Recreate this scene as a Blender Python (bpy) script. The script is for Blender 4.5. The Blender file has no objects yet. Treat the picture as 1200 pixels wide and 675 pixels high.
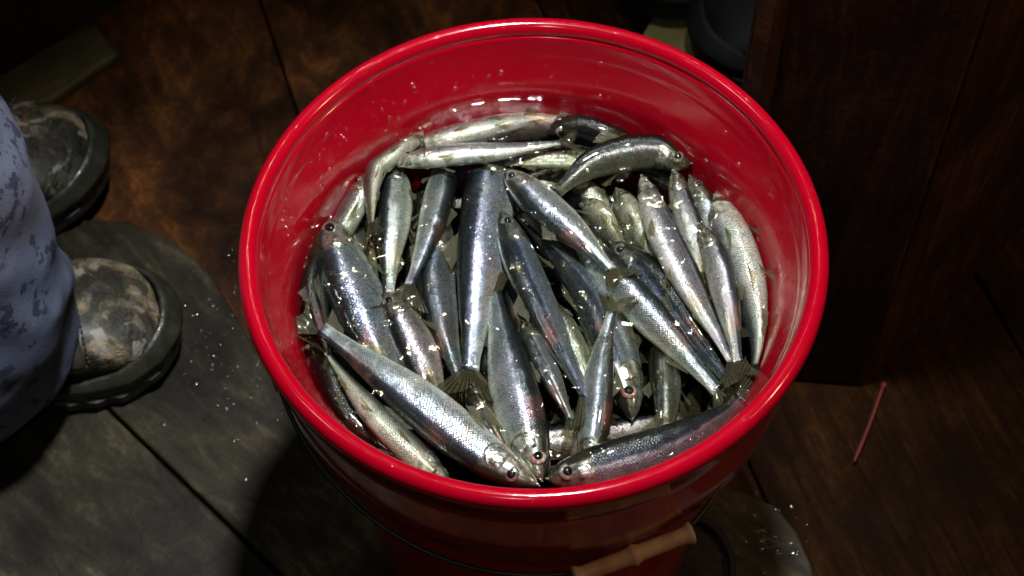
import bpy, bmesh, math, random
import numpy as np
from mathutils import Vector, Matrix, noise

R = math.radians
scene = bpy.context.scene
C = scene.collection
random.seed(7)
RNG = np.random.default_rng(11)

# ------------------------------------------------------------------ camera, world, lamps, exposure
CAM = np.array([0.0, -0.4869, 1.07])
PITCH, YAW, ROLL, FPX = R(57.015), R(-1.338), R(-1.2156), 1932.0
_cp, _sp = math.cos(PITCH), math.sin(PITCH)
FW = np.array([math.sin(YAW) * _cp, math.cos(YAW) * _cp, -_sp])
_rt = np.array([math.cos(YAW), -math.sin(YAW), 0.0])
_up = np.cross(_rt, FW)
RT = math.cos(ROLL) * _rt + math.sin(ROLL) * _up
UP = -math.sin(ROLL) * _rt + math.cos(ROLL) * _up

cd = bpy.data.cameras.new('camera')
cam = bpy.data.objects.new('camera', cd)
C.objects.link(cam)
m = Matrix(((RT[0], UP[0], -FW[0], CAM[0]), (RT[1], UP[1], -FW[1], CAM[1]), (RT[2], UP[2], -FW[2], CAM[2]), (0, 0, 0, 1)))
cam.matrix_world = m
cd.sensor_width = 36.0
cd.lens = FPX / 1200.0 * 36.0
cd.clip_start = 0.02
cd.clip_end = 100
cd.dof.use_dof = True
cd.dof.focus_distance = 0.88
cd.dof.aperture_fstop = 13.0
scene.camera = cam

world = bpy.data.worlds.new('World')
scene.world = world
world.use_nodes = True
world.node_tree.nodes['Background'].inputs['Color'].default_value = (0.5, 0.45, 0.4, 1)
world.node_tree.nodes['Background'].inputs['Strength'].default_value = 0.008


def lamp(name, kind, loc, power, color, size=0.1, target=None, spot=None):
    l = bpy.data.lights.new(name, kind)
    l.energy = power
    l.color = color
    if kind == 'AREA':
        l.shape = 'DISK'
        l.size = size
    else:
        l.shadow_soft_size = size
    if kind == 'SPOT':
        l.spot_size = spot
        l.spot_blend = 1.0
    o = bpy.data.objects.new(name, l)
    C.objects.link(o)
    o.location = loc
    if target is not None:
        o.rotation_euler = (Vector(target) - Vector(loc)).to_track_quat('-Z', 'Y').to_euler()
    return o


# a hanging work lamp right over the pail, weak fills added at the front and side, a string of tiny bulbs
lamp('work_lamp', 'SPOT', (0.06, 0.10, 1.60), 113, (0.94, 0.95, 1.0), 0.05, (-0.055, 0.0, 0.3), R(42))
lamp('front_fill', 'AREA', (-0.10, -0.80, 1.45), 1.2, (0.95, 0.95, 1.0), 0.08, (0.0, 0.0, 0.3))  # unseen frontal fill added to lift the pail's outer wall and grip
lamp('warm_lamp', 'AREA', (1.05, -0.05, 1.25), 4.0, (1.0, 0.62, 0.34), 0.10, (0.48, 0.12, 0.0))
lamp('side_fill', 'AREA', (-0.75, 0.25, 1.70), 3, (0.85, 0.90, 1.0), 0.30, (0.0, 0.0, 0.3))  # soft fill added on the left, stands for no real lamp
for bx_, by_, bc_ in ((-.30, 1.10, (1.0, .80, .46)), (-.27, 1.12, (1.0, .80, .46)), (.03, 0.92, (1.0, .88, .66)), (.22, 1.22, (1.0, .80, .46)), (.25, 1.24, (.90, .95, 1.0)), (-.06, 1.36, (.90, .95, 1.0))):
    lamp('string_bulb', 'SPOT', (bx_, by_, 2.0), 2.2, bc_, 0.0065, (0, 0, .32), R(16))

scene.view_settings.view_transform = 'Standard'
scene.view_settings.look = 'None'
scene.view_settings.exposure = 0.0
scene.view_settings.gamma = 1.0
scene.render.engine = 'CYCLES'
scene.cycles.transparent_max_bounces = 24
scene.cycles.max_bounces = 10


# ------------------------------------------------------------------ helpers
def ray(x, y):
    """direction through photograph pixel (1200 x 675)"""
    d = FW + RT * ((x - 600.0) / FPX) - UP * ((y - 337.5) / FPX)
    return d


def at(x, y, z=0.0):
    d = ray(x, y)
    t = (z - CAM[2]) / d[2]
    return Vector(CAM + d * t)


def link(name, me, mat=None, parent=None, smooth=True):
    o = bpy.data.objects.new(name, me)
    C.objects.link(o)
    if mat is not None:
        me.materials.append(mat)
    if parent is not None:
        o.parent = parent
    if smooth:
        for p in me.polygons:
            p.use_smooth = True
    return o


def mesh(name, verts, faces):
    me = bpy.data.meshes.new(name)
    me.from_pydata([tuple(v) for v in verts], [], faces)
    me.update()
    return me


def empty(name, loc=(0, 0, 0)):
    o = bpy.data.objects.new(name, None)
    C.objects.link(o)
    o.location = loc
    o.empty_display_size = 0.02
    return o


def tag(o, label=None, cat=None, group=None, kind=None):
    if label:
        o['label'] = label
    if cat:
        o['category'] = cat
    if group:
        o['group'] = group
    if kind:
        o['kind'] = kind
    return o


def keep(o, parent):
    """parent o under parent without moving it (parent is an unrotated empty)"""
    o.parent = parent
    o.location = Vector(o.location) - Vector(parent.location)


def revolve(profile, n=144, close=True):
    vs, fs = [], []
    k = len(profile)
    for i in range(n):
        a = 2 * math.pi * i / n
        for r, z in profile:
            vs.append((r * math.cos(a), r * math.sin(a), z))
    for i in range(n):
        j = (i + 1) % n
        for p in range(k if close else k - 1):
            q = (p + 1) % k
            fs.append((i * k + p, j * k + p, j * k + q, i * k + q))
    return vs, fs


def tube(pts, rad, n=8, cap=True):
    pts = [Vector(p) for p in pts]
    rads = rad if isinstance(rad, (list, tuple)) else [rad] * len(pts)
    vs, fs = [], []
    ref = Vector((0.13, 0.21, 0.97))
    for i, p in enumerate(pts):
        t = (pts[min(i + 1, len(pts) - 1)] - pts[max(i - 1, 0)]).normalized()
        a = t.cross(ref)
        if a.length < 1e-4:
            a = t.cross(Vector((1, 0, 0)))
        a.normalize()
        b = t.cross(a)
        for k in range(n):
            w = 2 * math.pi * k / n
            vs.append(p + (a * math.cos(w) + b * math.sin(w)) * rads[i])
    for i in range(len(pts) - 1):
        for k in range(n):
            l = (k + 1) % n
            fs.append((i * n + k, i * n + l, (i + 1) * n + l, (i + 1) * n + k))
    if cap:
        fs.append(tuple(range(n))[::-1])
        fs.append(tuple((len(pts) - 1) * n + k for k in range(n)))
    return vs, fs


def spline(pts, n):
    """Catmull-Rom through pts (numpy k x d), n samples evenly by arc length"""
    p = np.asarray(pts, float)
    if len(p) == 2:
        p = np.array([p[0], p.mean(0), p[1]])
    e = np.vstack([2 * p[0] - p[1], p, 2 * p[-1] - p[-2]])
    out = []
    for i in range(len(p) - 1):
        a, b, c, d = e[i:i + 4]
        for t in np.linspace(0, 1, 24, endpoint=False):
            out.append(.5 * (2 * b + (c - a) * t + (2 * a - 5 * b + 4 * c - d) * t * t + (3 * b - a - 3 * c + d) * t ** 3))
    out.append(p[-1])
    out = np.array(out)
    s = np.concatenate([[0], np.cumsum(np.linalg.norm(np.diff(out, axis=0), axis=1))])
    q = np.linspace(0, s[-1], n)
    return np.stack([np.interp(q, s, out[:, k]) for k in range(out.shape[1])], 1), s[-1]


# ------------------------------------------------------------------ node helpers
class NT:
    def __init__(self, name):
        self.m = bpy.data.materials.new(name)
        self.m.use_nodes = True
        self.t = self.m.node_tree
        self.t.nodes.clear()
        self.out = self.t.nodes.new('ShaderNodeOutputMaterial')

    def n(self, typ, **kw):
        nd = self.t.nodes.new(typ)
        for k, v in kw.items():
            if k.startswith('_'):
                setattr(nd, k[1:], v)
        return nd

    def put(self, sock, v):
        if isinstance(v, bpy.types.NodeSocket):
            self.t.links.new(v, sock)
        elif v is not None:
            if sock.type == 'RGBA' and len(v) == 3:
                v = (*v, 1)
            sock.default_value = v

    def coord(self, which='Object', scale=(1, 1, 1), rot=(0, 0, 0)):
        tc = self.n('ShaderNodeTexCoord')
        mp = self.n('ShaderNodeMapping')
        mp.inputs['Scale'].default_value = scale
        mp.inputs['Rotation'].default_value = rot
        self.put(mp.inputs['Vector'], tc.outputs[which])
        return mp.outputs[0]

    def noise(self, vec, scale, detail=4, rough=.55, dist=0.0):
        nd = self.n('ShaderNodeTexNoise')
        self.put(nd.inputs['Vector'], vec)
        nd.inputs['Scale'].default_value = scale
        nd.inputs['Detail'].default_value = detail
        nd.inputs['Roughness'].default_value = rough
        nd.inputs['Distortion'].default_value = dist
        return nd.outputs['Fac']

    def ramp(self, fac, stops, interp='LINEAR'):
        nd = self.n('ShaderNodeValToRGB')
        nd.color_ramp.interpolation = interp
        el = nd.color_ramp.elements
        while len(el) < len(stops):
            el.new(0.5)
        for e, (p, c) in zip(el, stops):
            e.position = p
            if not hasattr(c, '__len__'):
                c = (c, c, c)
            e.color = (*c[:3], 1)
        self.put(nd.inputs[0], fac)
        return nd.outputs[0]

    def mix(self, fac, a, b, mode='MIX'):
        nd = self.n('ShaderNodeMix')
        nd.data_type = 'RGBA'
        nd.blend_type = mode
        self.put(nd.inputs[0], fac)
        self.put(nd.inputs[6], a)
        self.put(nd.inputs[7], b)
        return nd.outputs[2]

    def math(self, op, a, b=None, clamp=False):
        nd = self.n('ShaderNodeMath')
        nd.operation = op
        nd.use_clamp = clamp
        self.put(nd.inputs[0], a)
        if b is not None:
            self.put(nd.inputs[1], b)
        return nd.outputs[0]

    def attr(self, name):
        nd = self.n('ShaderNodeAttribute')
        nd.attribute_name = name
        return nd.outputs['Fac']

    def bump(self, h, strength=.3, dist=.001, normal=None):
        nd = self.n('ShaderNodeBump')
        nd.inputs['Strength'].default_value = strength
        nd.inputs['Distance'].default_value = dist
        self.put(nd.inputs['Height'], h)
        if normal is not None:
            self.put(nd.inputs['Normal'], normal)
        return nd.outputs[0]

    def principled(self, **kw):
        nd = self.n('ShaderNodeBsdfPrincipled')
        for k, v in kw.items():
            self.put(nd.inputs[k.replace('_', ' ')], v)
        return nd

    def done(self, shader, volume=None):
        self.t.links.new(shader, self.out.inputs['Surface'])
        if volume is not None:
            self.t.links.new(volume, self.out.inputs['Volume'])
        return self.m


def mat_fish():
    b = NT('fish_skin')
    a = b.attr('fa')                       # 0 back .. 1 belly
    t = b.attr('ft')                       # 0 snout .. 1 tail root
    l = b.attr('fl')                       # length along the body in scale rows
    oi = b.n('ShaderNodeObjectInfo')
    rnd = oi.outputs['Random']
    vec = b.coord('Object')
    nz = b.noise(vec, 140, 4)
    nb = b.noise(vec, 45, 3)
    aa = b.math('ADD', a, b.math('MULTIPLY', b.math('SUBTRACT', nz, .5), .10))
    col = b.ramp(aa, [(0.0, (.014, .016, .013)), (.20, (.018, .022, .022)), (.30, (.045, .055, .065)), (.36, (.13, .14, .20)),
                      (.41, (.88, .86, 1.0)), (.47, (.55, .57, .66)), (.60, (.68, .69, .72)), (.72, (.80, .80, .77)), (.82, (.84, .83, .75)), (.96, (.76, .72, .62))])
    # iridescent drift: violet, green, straw
    irid = b.ramp(b.noise(vec, 32, 2, .5, .6), [(.28, (.78, .76, 1.10)), (.42, (.98, .98, 1.04)), (.55, (.80, .95, 1.0)), (.68, (1.02, .98, .80)), (.8, (1.0, .80, .82))])
    col = b.mix(.85, col, irid, 'MULTIPLY')
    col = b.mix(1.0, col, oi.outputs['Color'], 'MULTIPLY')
    # scales: staggered diamond rows
    cx = b.n('ShaderNodeCombineXYZ')
    v = b.math('MULTIPLY', a, 24.0)
    b.put(cx.inputs[0], b.math('ADD', l, v))
    b.put(cx.inputs[1], b.math('SUBTRACT', l, v))
    vo = b.n('ShaderNodeTexVoronoi')
    vo.inputs['Scale'].default_value = 0.72
    vo.inputs['Randomness'].default_value = 0.38
    b.put(vo.inputs['Vector'], cx.outputs[0])
    dist = vo.outputs['Distance']
    headm = b.ramp(b.math('ADD', t, b.math('MULTIPLY', b.math('SUBTRACT', nb, .5), .03)), [(.185, 0.0), (.215, 1.0)])
    sc = b.ramp(dist, [(.12, 1.15), (.60, 0.26)])
    lost = b.ramp(b.noise(vec, 60, 4, .6), [(.36, .15), (.50, 1.0)])
    scm = b.mix(b.math('MULTIPLY', b.math('MULTIPLY', headm, lost), .80), (1, 1, 1), sc)
    col = b.mix(1.0, col, scm, 'MULTIPLY')
    # head: bony plates, darker mottled crown
    headc = b.ramp(b.noise(vec, 260, 5, .65), [(.30, (.10, .10, .07)), (.46, (.34, .34, .28)), (.60, (.62, .63, .58)), (.75, (.85, .85, .85))])
    headc = b.mix(b.ramp(aa, [(.22, 0.0), (.42, 1.0)]), (.035, .034, .024), headc)
    headc = b.mix(1.0, headc, oi.outputs['Color'], 'MULTIPLY')
    col = b.mix(headm, headc, col)
    # bruised pink blotches
    pk = b.math('MULTIPLY', b.ramp(b.noise(vec, 26, 2), [(.60, 0.0), (.72, 1.0)]), .30)
    col = b.mix(pk, col, (.40, .13, .11))
    met = b.ramp(aa, [(.12, .20), (.40, .86), (.66, .80), (.84, .25)])
    rgh = b.math('ADD', b.math('MULTIPLY', nz, .22), .17)
    h = b.math('ADD', b.math('MULTIPLY', b.math('MULTIPLY', dist, headm), -1.0), b.math('MULTIPLY', nz, .5))
    bp = b.bump(h, .55, .0005)
    cn = b.bump(b.noise(vec, 160, 2), .12, .0008)
    p = b.principled(Base_Color=col, Metallic=met, Roughness=rgh, Normal=bp, Coat_Weight=1.0, Coat_Roughness=.06, Coat_IOR=1.38)
    b.put(p.inputs['Coat Normal'], cn)
    return b.done(p.outputs[0])


def mat_plate():
    b = NT('fish_gill_plate')
    vec = b.coord('Object')
    n1 = b.noise(vec, 300, 5, .65)
    col = b.ramp(n1, [(.28, (.12, .12, .09)), (.45, (.50, .51, .46)), (.62, (.82, .83, .82)), (.78, (.70, .66, .70))])
    p = b.principled(Base_Color=col, Metallic=.9, Roughness=b.math('ADD', b.math('MULTIPLY', n1, .2), .10), Coat_Weight=1.0, Coat_Roughness=.05,
                     Normal=b.bump(b.noise(vec, 500, 3), .5, .0008))
    return b.done(p.outputs[0])


def mat_fin(name, c0, c1, a0, a1):
    b = NT(name)
    vec = b.coord('Object')
    r = b.attr('ray')
    st = b.ramp(b.math('FRACT', b.math('MULTIPLY', r, 13.0)), [(.0, 1.0), (.35, .25), (.7, .25), (1.0, 1.0)])
    col = b.mix(st, c0, c1)
    p = b.principled(Base_Color=col, Roughness=.25, Coat_Weight=.6, Normal=b.bump(st, .6, .0005))
    tr = b.n('ShaderNodeBsdfTransparent')
    tr.inputs[0].default_value = (.75, .72, .55, 1)
    mx = b.n('ShaderNodeMixShader')
    b.put(mx.inputs[0], b.math('ADD', b.math('MULTIPLY', st, a1), a0))
    b.t.links.new(tr.outputs[0], mx.inputs[1])
    b.t.links.new(p.outputs[0], mx.inputs[2])
    return b.done(mx.outputs[0])


def mat_simple(name, col, rough=.4, metal=0.0, coat=0.0, bump=None, var=None):
    b = NT(name)
    vec = b.coord('Object')
    c = col
    if var:
        n1 = b.noise(vec, var[0], 4)
        c = b.mix(b.ramp(n1, [(.35, 0.0), (.65, 1.0)]), col, var[1])
    nrm = b.bump(b.noise(vec, bump[0], 4), bump[1], bump[2]) if bump else None
    p = b.principled(Base_Color=c, Roughness=rough, Metallic=metal, Coat_Weight=coat, Coat_Roughness=.05)
    if nrm is not None:
        b.put(p.inputs['Normal'], nrm)
    return b.done(p.outputs[0])


def mat_red(wet=1.0, name='red_plastic'):
    b = NT(name)
    vec = b.coord('Object')
    n1 = b.noise(vec, 9, 4, .6)
    n2 = b.noise(vec, 60, 4, .6)
    col = b.mix(b.ramp(n1, [(.35, 0.0), (.7, 1.0)]), (.29, .0006, .008), (.35, .0011, .011))
    # chalky scuffs
    sc = b.math('MULTIPLY', b.ramp(b.noise(b.coord('Object', (1, 1, 5)), 28, 6, .7, .8), [(.60, 0.0), (.74, 1.0)]), .05)
    col = b.mix(sc, col, (.42, .16, .17))
    # water running down and clinging in films and drops
    w1 = b.noise(b.coord('Object', (1, 1, .5)), 42, 3, .5, .7)
    film = b.ramp(w1, [(.50, 0.0), (.62, 1.0)])
    w2 = b.noise(vec, 260, 2)
    drops = b.ramp(w2, [(.62, 0.0), (.72, 1.0)])
    h = b.math('ADD', b.math('MULTIPLY', film, .7 * wet), b.math('MULTIPLY', drops, .35 * wet))
    nrm = b.bump(h, .35, .0012)
    rg = b.math('ADD', b.math('MULTIPLY', n2, .12), .07)
    p = b.principled(Base_Color=col, Roughness=rg, Coat_Weight=.22 * wet, Coat_Roughness=.05, Specular_IOR_Level=.3)
    b.put(p.inputs['Coat Normal'], nrm)
    b.put(p.inputs['Normal'], b.bump(n2, .08, .0006))
    return b.done(p.outputs[0])


def mat_water():
    b = NT('water_surface')
    vec = b.coord('Object')
    h = b.math('ADD', b.math('MULTIPLY', b.noise(vec, 26, 1, .4, .3), 1.0), b.math('MULTIPLY', b.noise(vec, 95, 0), .45))
    nrm = b.bump(h, 1.0, .0013)
    fr = b.n('ShaderNodeFresnel')
    fr.inputs['IOR'].default_value = 1.33
    b.put(fr.inputs['Normal'], nrm)
    gl = b.n('ShaderNodeBsdfGlossy')
    gl.inputs['Roughness'].default_value = .03
    gl.inputs['Color'].default_value = (1, 1, 1, 1)
    b.put(gl.inputs['Normal'], nrm)
    tr = b.n('ShaderNodeBsdfTransparent')
    tr.inputs[0].default_value = (.97, .98, .95, 1)
    mx = b.n('ShaderNodeMixShader')
    b.put(mx.inputs[0], fr.outputs[0])
    b.t.links.new(tr.outputs[0], mx.inputs[1])
    b.t.links.new(gl.outputs[0], mx.inputs[2])
    va = b.n('ShaderNodeVolumeAbsorption')
    va.inputs['Color'].default_value = (.60, .62, .50, 1)
    va.inputs['Density'].default_value = 30.0
    return b.done(mx.outputs[0], va.outputs[0])


def mat_wood(name, dark, light, scale=6, rough=.45, stretch=(1, 12, 1), rot=0.0, bumpd=.0012, glow=None, spec=.5):
    """grain stretched along local X"""
    b = NT(name)
    vec = b.coord('Object', (1, stretch[1], stretch[2]), (0, 0, rot))
    vo = b.coord('Object')
    g = b.noise(vec, scale, 7, .65, 1.2)
    patch = b.noise(vo, 5.0, 4, .6)
    blot = b.noise(vo, 22, 5, .7)
    grit = b.noise(vo, 210, 6, .75)
    wear = b.noise(vo, 46, 6, .72, .4)
    fac = b.math('ADD', b.math('ADD', b.math('MULTIPLY', g, .50), b.math('MULTIPLY', blot, .20)), b.math('ADD', b.math('MULTIPLY', grit, .22), b.math('MULTIPLY', wear, .20)))
    col = b.ramp(fac, [(.42, dark), (.58, tuple((x * 2 + y) / 3.4 for x, y in zip(dark, light))), (.72, light)])
    col = b.mix(b.ramp(patch, [(.40, .75), (.62, 0.0)]), col, tuple(x * .45 for x in dark))
    rg = b.math('ADD', b.math('MULTIPLY', b.ramp(patch, [(.35, 0.0), (.65, 1.0)]), .30), rough - .12)
    p = b.principled(Base_Color=col, Roughness=rg, Normal=b.bump(fac, .7, bumpd), Specular_IOR_Level=spec)
    return b.done(p.outputs[0])


def mat_denim():
    b = NT('stained_trouser_cloth')
    vec = b.coord('Object')
    n1 = b.noise(vec, 14, 5, .6)
    col = b.ramp(n1, [(.3, (.085, .105, .165)), (.7, (.18, .21, .30))])
    streak = b.noise(b.coord('Object', (1, 1, .25)), 90, 4, .7)
    col = b.mix(b.ramp(streak, [(.42, .35), (.62, 0.0)]), col, (.12, .14, .20))
    sp = b.ramp(b.noise(vec, 75, 5, .62), [(.555, 0.0), (.58, 1.0)])
    big = b.ramp(b.noise(vec, 17, 3, .5), [(.42, 0.0), (.50, 1.0)])
    spots = b.math('MULTIPLY', sp, big)
    col = b.mix(b.math('MULTIPLY', spots, .85), col, (.03, .036, .065))
    wv = b.noise(b.coord('Object', (1, 1, 1)), 900, 2)
    p = b.principled(Base_Color=col, Roughness=.85, Normal=b.bump(b.math('ADD', wv, b.math('MULTIPLY', n1, 3.0)), .4, .0012))
    return b.done(p.outputs[0])


def mat_camo():
    b = NT('camouflage_fabric')
    vec = b.coord('Object')
    n1 = b.noise(vec, 26, 3, .5, 1.2)
    n2 = b.noise(vec, 41, 3, .55, 1.6)
    col = b.ramp(n1, [(.40, (.020, .022, .012)), (.47, (.06, .058, .030)), (.53, (.20, .165, .085)), (.60, (.36, .29, .18))], 'CONSTANT')
    col = b.mix(b.ramp(n2, [(.60, 0.0), (.62, 1.0)]), col, (.13, .065, .03))
    col = b.mix(b.ramp(b.noise(vec, 60, 3, .6, .8), [(.58, 0.0), (.60, 1.0)]), col, (.30, .27, .22))
    col = b.mix(b.ramp(b.noise(vec, 30, 5, .65), [(.42, .85), (.58, .15)]), col, (.016, .014, .009))
    p = b.principled(Base_Color=col, Roughness=.6, Normal=b.bump(b.math('ADD', b.noise(vec, 500, 3), b.math('MULTIPLY', b.noise(b.coord('Object', (1, .35, 1)), 75, 4, .6, .8), 4.0)), .7, .0016), Coat_Weight=.15, Coat_Roughness=.3)
    return b.done(p.outputs[0])


M = dict(
    fish=mat_fish(), plate=mat_plate(), fin=mat_fin('fish_tail_fin', (.030, .028, .018), (.12, .11, .075), .22, .35), pale_fin=mat_fin('fish_belly_fin', (.20, .19, .15), (.42, .40, .34), .10, .26), red=mat_red(), water=mat_water(),
    iris=mat_simple('fish_iris', (.62, .60, .55), .18, .75, 1.0, (900, .3, .0003), (420, (.36, .30, .26))),
    iris_red=mat_simple('fish_iris_bloodshot', (.42, .10, .09), .18, .4, 1.0, (900, .3, .0003), (420, (.62, .50, .46))),
    pupil=mat_simple('fish_pupil', (.004, .004, .006), .06, 0, 1.0),
    wire=mat_simple('dark_wire', (.03, .029, .027), .5, .6, 0, (300, .2, .0003)),
    grip=mat_simple('tan_plastic', (.50, .33, .17), .65, 0, 0, (160, .25, .0006), (40, (.30, .13, .05))),
    floor=mat_wood('brown_wet_wood', (.007, .0026, .0007), (.065, .026, .0065), 9, .75, spec=.04),
    rust=mat_wood('rusty_wet_wood', (.010, .0042, .0014), (.26, .088, .017), 16, .5, (1, 2, 1), bumpd=.004, spec=.15),
    grey=mat_wood('grey_wet_plywood', (.008, .0068, .0042), (.135, .112, .058), 12, .55, (1, 4, 1), bumpd=.002, spec=.2),
    olive=mat_wood('olive_board', (.040, .033, .012), (.11, .09, .032), 8, .6, spec=.25),
    lamplit_olive=mat_wood('lamplit_olive_board', (.30, .25, .08), (.60, .52, .20), 8, .6, spec=.3),  # lamplight put into the colour, far brighter than the other olive board
    box=mat_wood('dark_plywood', (.016, .0065, .0032), (.16, .060, .026), 11, .65, (1, 7, 1), bumpd=.0015, spec=.2),
    black=mat_simple('black_bin_plastic', (.002, .002, .002), .7, 0, 0, (60, .2, .001)),
    rubber=mat_simple('black_rubber', (.003, .0032, .0035), .75, 0, 0, (120, .25, .0008)),
    denim=mat_denim(), camo=mat_camo(),
    olive_rubber=mat_simple('olive_rubber', (.016, .020, .011), .42, 0, .1, (90, .6, .002), (70, (.040, .040, .026))),
    sole=mat_simple('boot_sole_rubber', (.018, .018, .014), .5, 0, .1, (120, .4, .001), (50, (.035, .032, .024))),
    lace=mat_simple('boot_lace', (.05, .045, .03), .8, 0, 0, (800, .5, .0006)),
    orange=mat_simple('orange_plastic', (.13, .012, .004), .7, 0, .2, (200, .2, .0004), (60, (.09, .010, .004))),
    drop=None,
)


def mat_drop():
    b = NT('water_droplet')
    fr = b.n('ShaderNodeFresnel')
    fr.inputs['IOR'].default_value = 1.40
    gl = b.n('ShaderNodeBsdfGlossy')
    gl.inputs['Roughness'].default_value = .10
    tr = b.n('ShaderNodeBsdfTransparent')
    tr.inputs[0].default_value = (1, 1, 1, 1)
    mx = b.n('ShaderNodeMixShader')
    mx.inputs[0].default_value = .10
    b.t.links.new(tr.outputs[0], mx.inputs[1])
    b.t.links.new(gl.outputs[0], mx.inputs[2])
    return b.done(mx.outputs[0])


M['drop'] = mat_drop()

# ------------------------------------------------------------------ floor
ZF = 0.0
floor = link('floor', mesh('floor', [(-3, -3, -.03), (3, -3, -.03), (3, 3, -.03), (-3, 3, -.03)], [(0, 1, 2, 3)]), M['floor'])
tag(floor, kind='structure')


def slab(name, poly, z0, z1, mat, parent=None, bevel=.003, origin=None, axis=None):
    """solid board from a list of floor points; local X along axis so the grain follows it"""
    o = Vector(origin) if origin else Vector((sum(p[0] for p in poly) / len(poly), sum(p[1] for p in poly) / len(poly), 0))
    ang = math.atan2(axis[1], axis[0]) if axis else 0.0
    rot = Matrix.Rotation(-ang, 3, 'Z')
    bm = bmesh.new()
    vs = [bm.verts.new(rot @ Vector((p[0] - o.x, p[1] - o.y, z0))) for p in poly]
    f = bm.faces.new(vs)
    bm.normal_update()
    if f.normal.z > 0:
        f.normal_flip()
    r = bmesh.ops.extrude_face_region(bm, geom=[f])
    for g in r['geom']:
        if isinstance(g, bmesh.types.BMVert):
            g.co.z = z1
    bmesh.ops.recalc_face_normals(bm, faces=bm.faces[:])
    top = [e for e in bm.edges if all(v.co.z > (z0 + z1) / 2 for v in e.verts)]
    if bevel:
        bmesh.ops.bevel(bm, geom=top, offset=bevel, segments=2, affect='EDGES', profile=.5)
    me = bpy.data.meshes.new(name)
    bm.to_mesh(me)
    bm.free()
    ob = link(name, me, mat, parent, smooth=False)
    ob.location = (o.x, o.y, 0)
    ob.rotation_euler = (0, 0, ang)
    return ob


# floorboards run along the seam seen beyond the pail
pa, pb = at(305, 0), at(345, 120)
ax = (pb - pa).to_2d().normalized()
perp = Vector((-ax.y, ax.x))
W = .230
for i in range(-5, 6):
    off = (i * W)
    c0 = pa.to_2d() + perp * off
    jit = random.uniform(-.002, .002)
    a = c0 - ax * 1.6 + perp * .0008
    b_ = c0 + ax * 1.9 + perp * .0008
    poly = [a, b_, b_ + perp * (W - .0016), a + perp * (W - .0016)]
    slab('plank', [(p.x, p.y) for p in poly], -.024, jit - .001, M['rust'] if i in (-1, 0) else M['floor'], floor, .0025, axis=ax)


def pxpoly(pts, z=0.0):
    return [(at(x, y, z).x, at(x, y, z).y) for x, y in pts]


def rounded(pts, n=6, k=.25):
    return pts


# grey plywood sheets on the left and under the pail
sheet_a = [(-90, 250), (60, 255), (150, 259), (205, 283), (245, 318), (282, 380), (325, 455), (420, 520), (600, 560), (760, 566), (862, 573), (908, 592), (934, 622), (950, 660), (968, 720), (1010, 860), (520, 860), (297, 640), (147, 495), (-90, 262)]
o = slab('plywood_sheet', pxpoly(sheet_a, .012), .002, .012, M['grey'], None, .002, axis=(at(295, 640) - at(145, 495)))
tag(o, 'wet grey plywood sheet with rounded corners lying under the red pail', 'plywood')
sheet_b = [(-90, 268), (144, 498), (294, 643), (514, 862), (300, 900), (-200, 900)]
o = slab('plywood_sheet', pxpoly(sheet_b, .010), .002, .010, M['grey'], None, .002, axis=(at(295, 640) - at(145, 495)))
tag(o, 'worn grey plywood sheet butted against the boot wearer\'s sheet along a diagonal seam', 'plywood')

o = slab('board', pxpoly([(-120, 160), (-120, 190), (5, 138), (62, 116), (138, 62), (112, 26), (60, 50)], .008), .001, .008, M['olive'], None, .003, axis=(1, .6))
tag(o, 'olive brown board with a cut end beside the black bin', 'board')
o = slab('board', pxpoly([(735, 70), (800, 88), (845, 40), (905, -20), (890, -90), (800, -60), (770, 10)], .016), .001, .016, M['lamplit_olive'], None, .003, axis=(1, .7))
tag(o, 'olive board with lamplight put into its pale colour, underneath the black rubber boots', 'board')

# ------------------------------------------------------------------ black bin in the far corner
pl = [at(-140, 172), at(152, -2), at(300, -90)]
d1 = (pl[2] - pl[0]).normalized()
nrm = Vector((-d1.y, d1.x, 0))
if nrm.y < 0:
    nrm = -nrm
bin_root = empty('storage_bin', ((pl[0] + pl[2]) / 2))
tag(bin_root, 'black storage bin with a plain side standing behind the olive board', 'bin')
base = [pl[0], pl[2], pl[2] + nrm * .3, pl[0] + nrm * .3]
w = slab('bin_body', [(p.x, p.y) for p in base], .001, .20, M['black'], None, .006)
keep(w, bin_root)
g = [pl[0] - nrm * .004 - d1 * .004, pl[2] - nrm * .004 + d1 * .004, pl[2] + nrm * .304 + d1 * .004, pl[0] + nrm * .304 - d1 * .004]
w = slab('lid', [(p.x, p.y) for p in g], .203, .225, M['black'], None, .006)
keep(w, bin_root)

# ------------------------------------------------------------------ dark plywood box on the right
A_, B_, D_ = at(1010, 452), at(815, 436), at(1215, 250)
u = (B_ - A_)
v = (D_ - A_)
box = empty('plywood_box', A_)
tag(box, 'tall dark brown plywood box with streaked grain beside the red pail', 'box')
H_BOX = .50


def panel(name, p, q, z0, z1, th, mat):
    """upright board from floor point p to q; local X runs up the board so the grain is vertical"""
    p, q = Vector((p.x, p.y, 0)), Vector((q.x, q.y, 0))
    d = (q - p)
    L = d.length
    d.normalize()
    n = Vector((d.y, -d.x, 0))
    bm = bmesh.new()
    bmesh.ops.create_cube(bm, size=1)
    for vv in bm.verts:
        vv.co = Vector(((vv.co.x + .5) * (z1 - z0), (vv.co.y + .5) * L, (vv.co.z + .5) * th))
    bmesh.ops.bevel(bm, geom=bm.edges[:], offset=.0018, segments=1, affect='EDGES')
    me = bpy.data.meshes.new(name)
    bm.to_mesh(me)
    bm.free()
    o = link(name, me, mat, smooth=False)
    o.matrix_basis = Matrix(((0, d.x, n.x, p.x), (0, d.y, n.y, p.y), (1, 0, 0, z0), (0, 0, 0, 1)))
    return o


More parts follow.
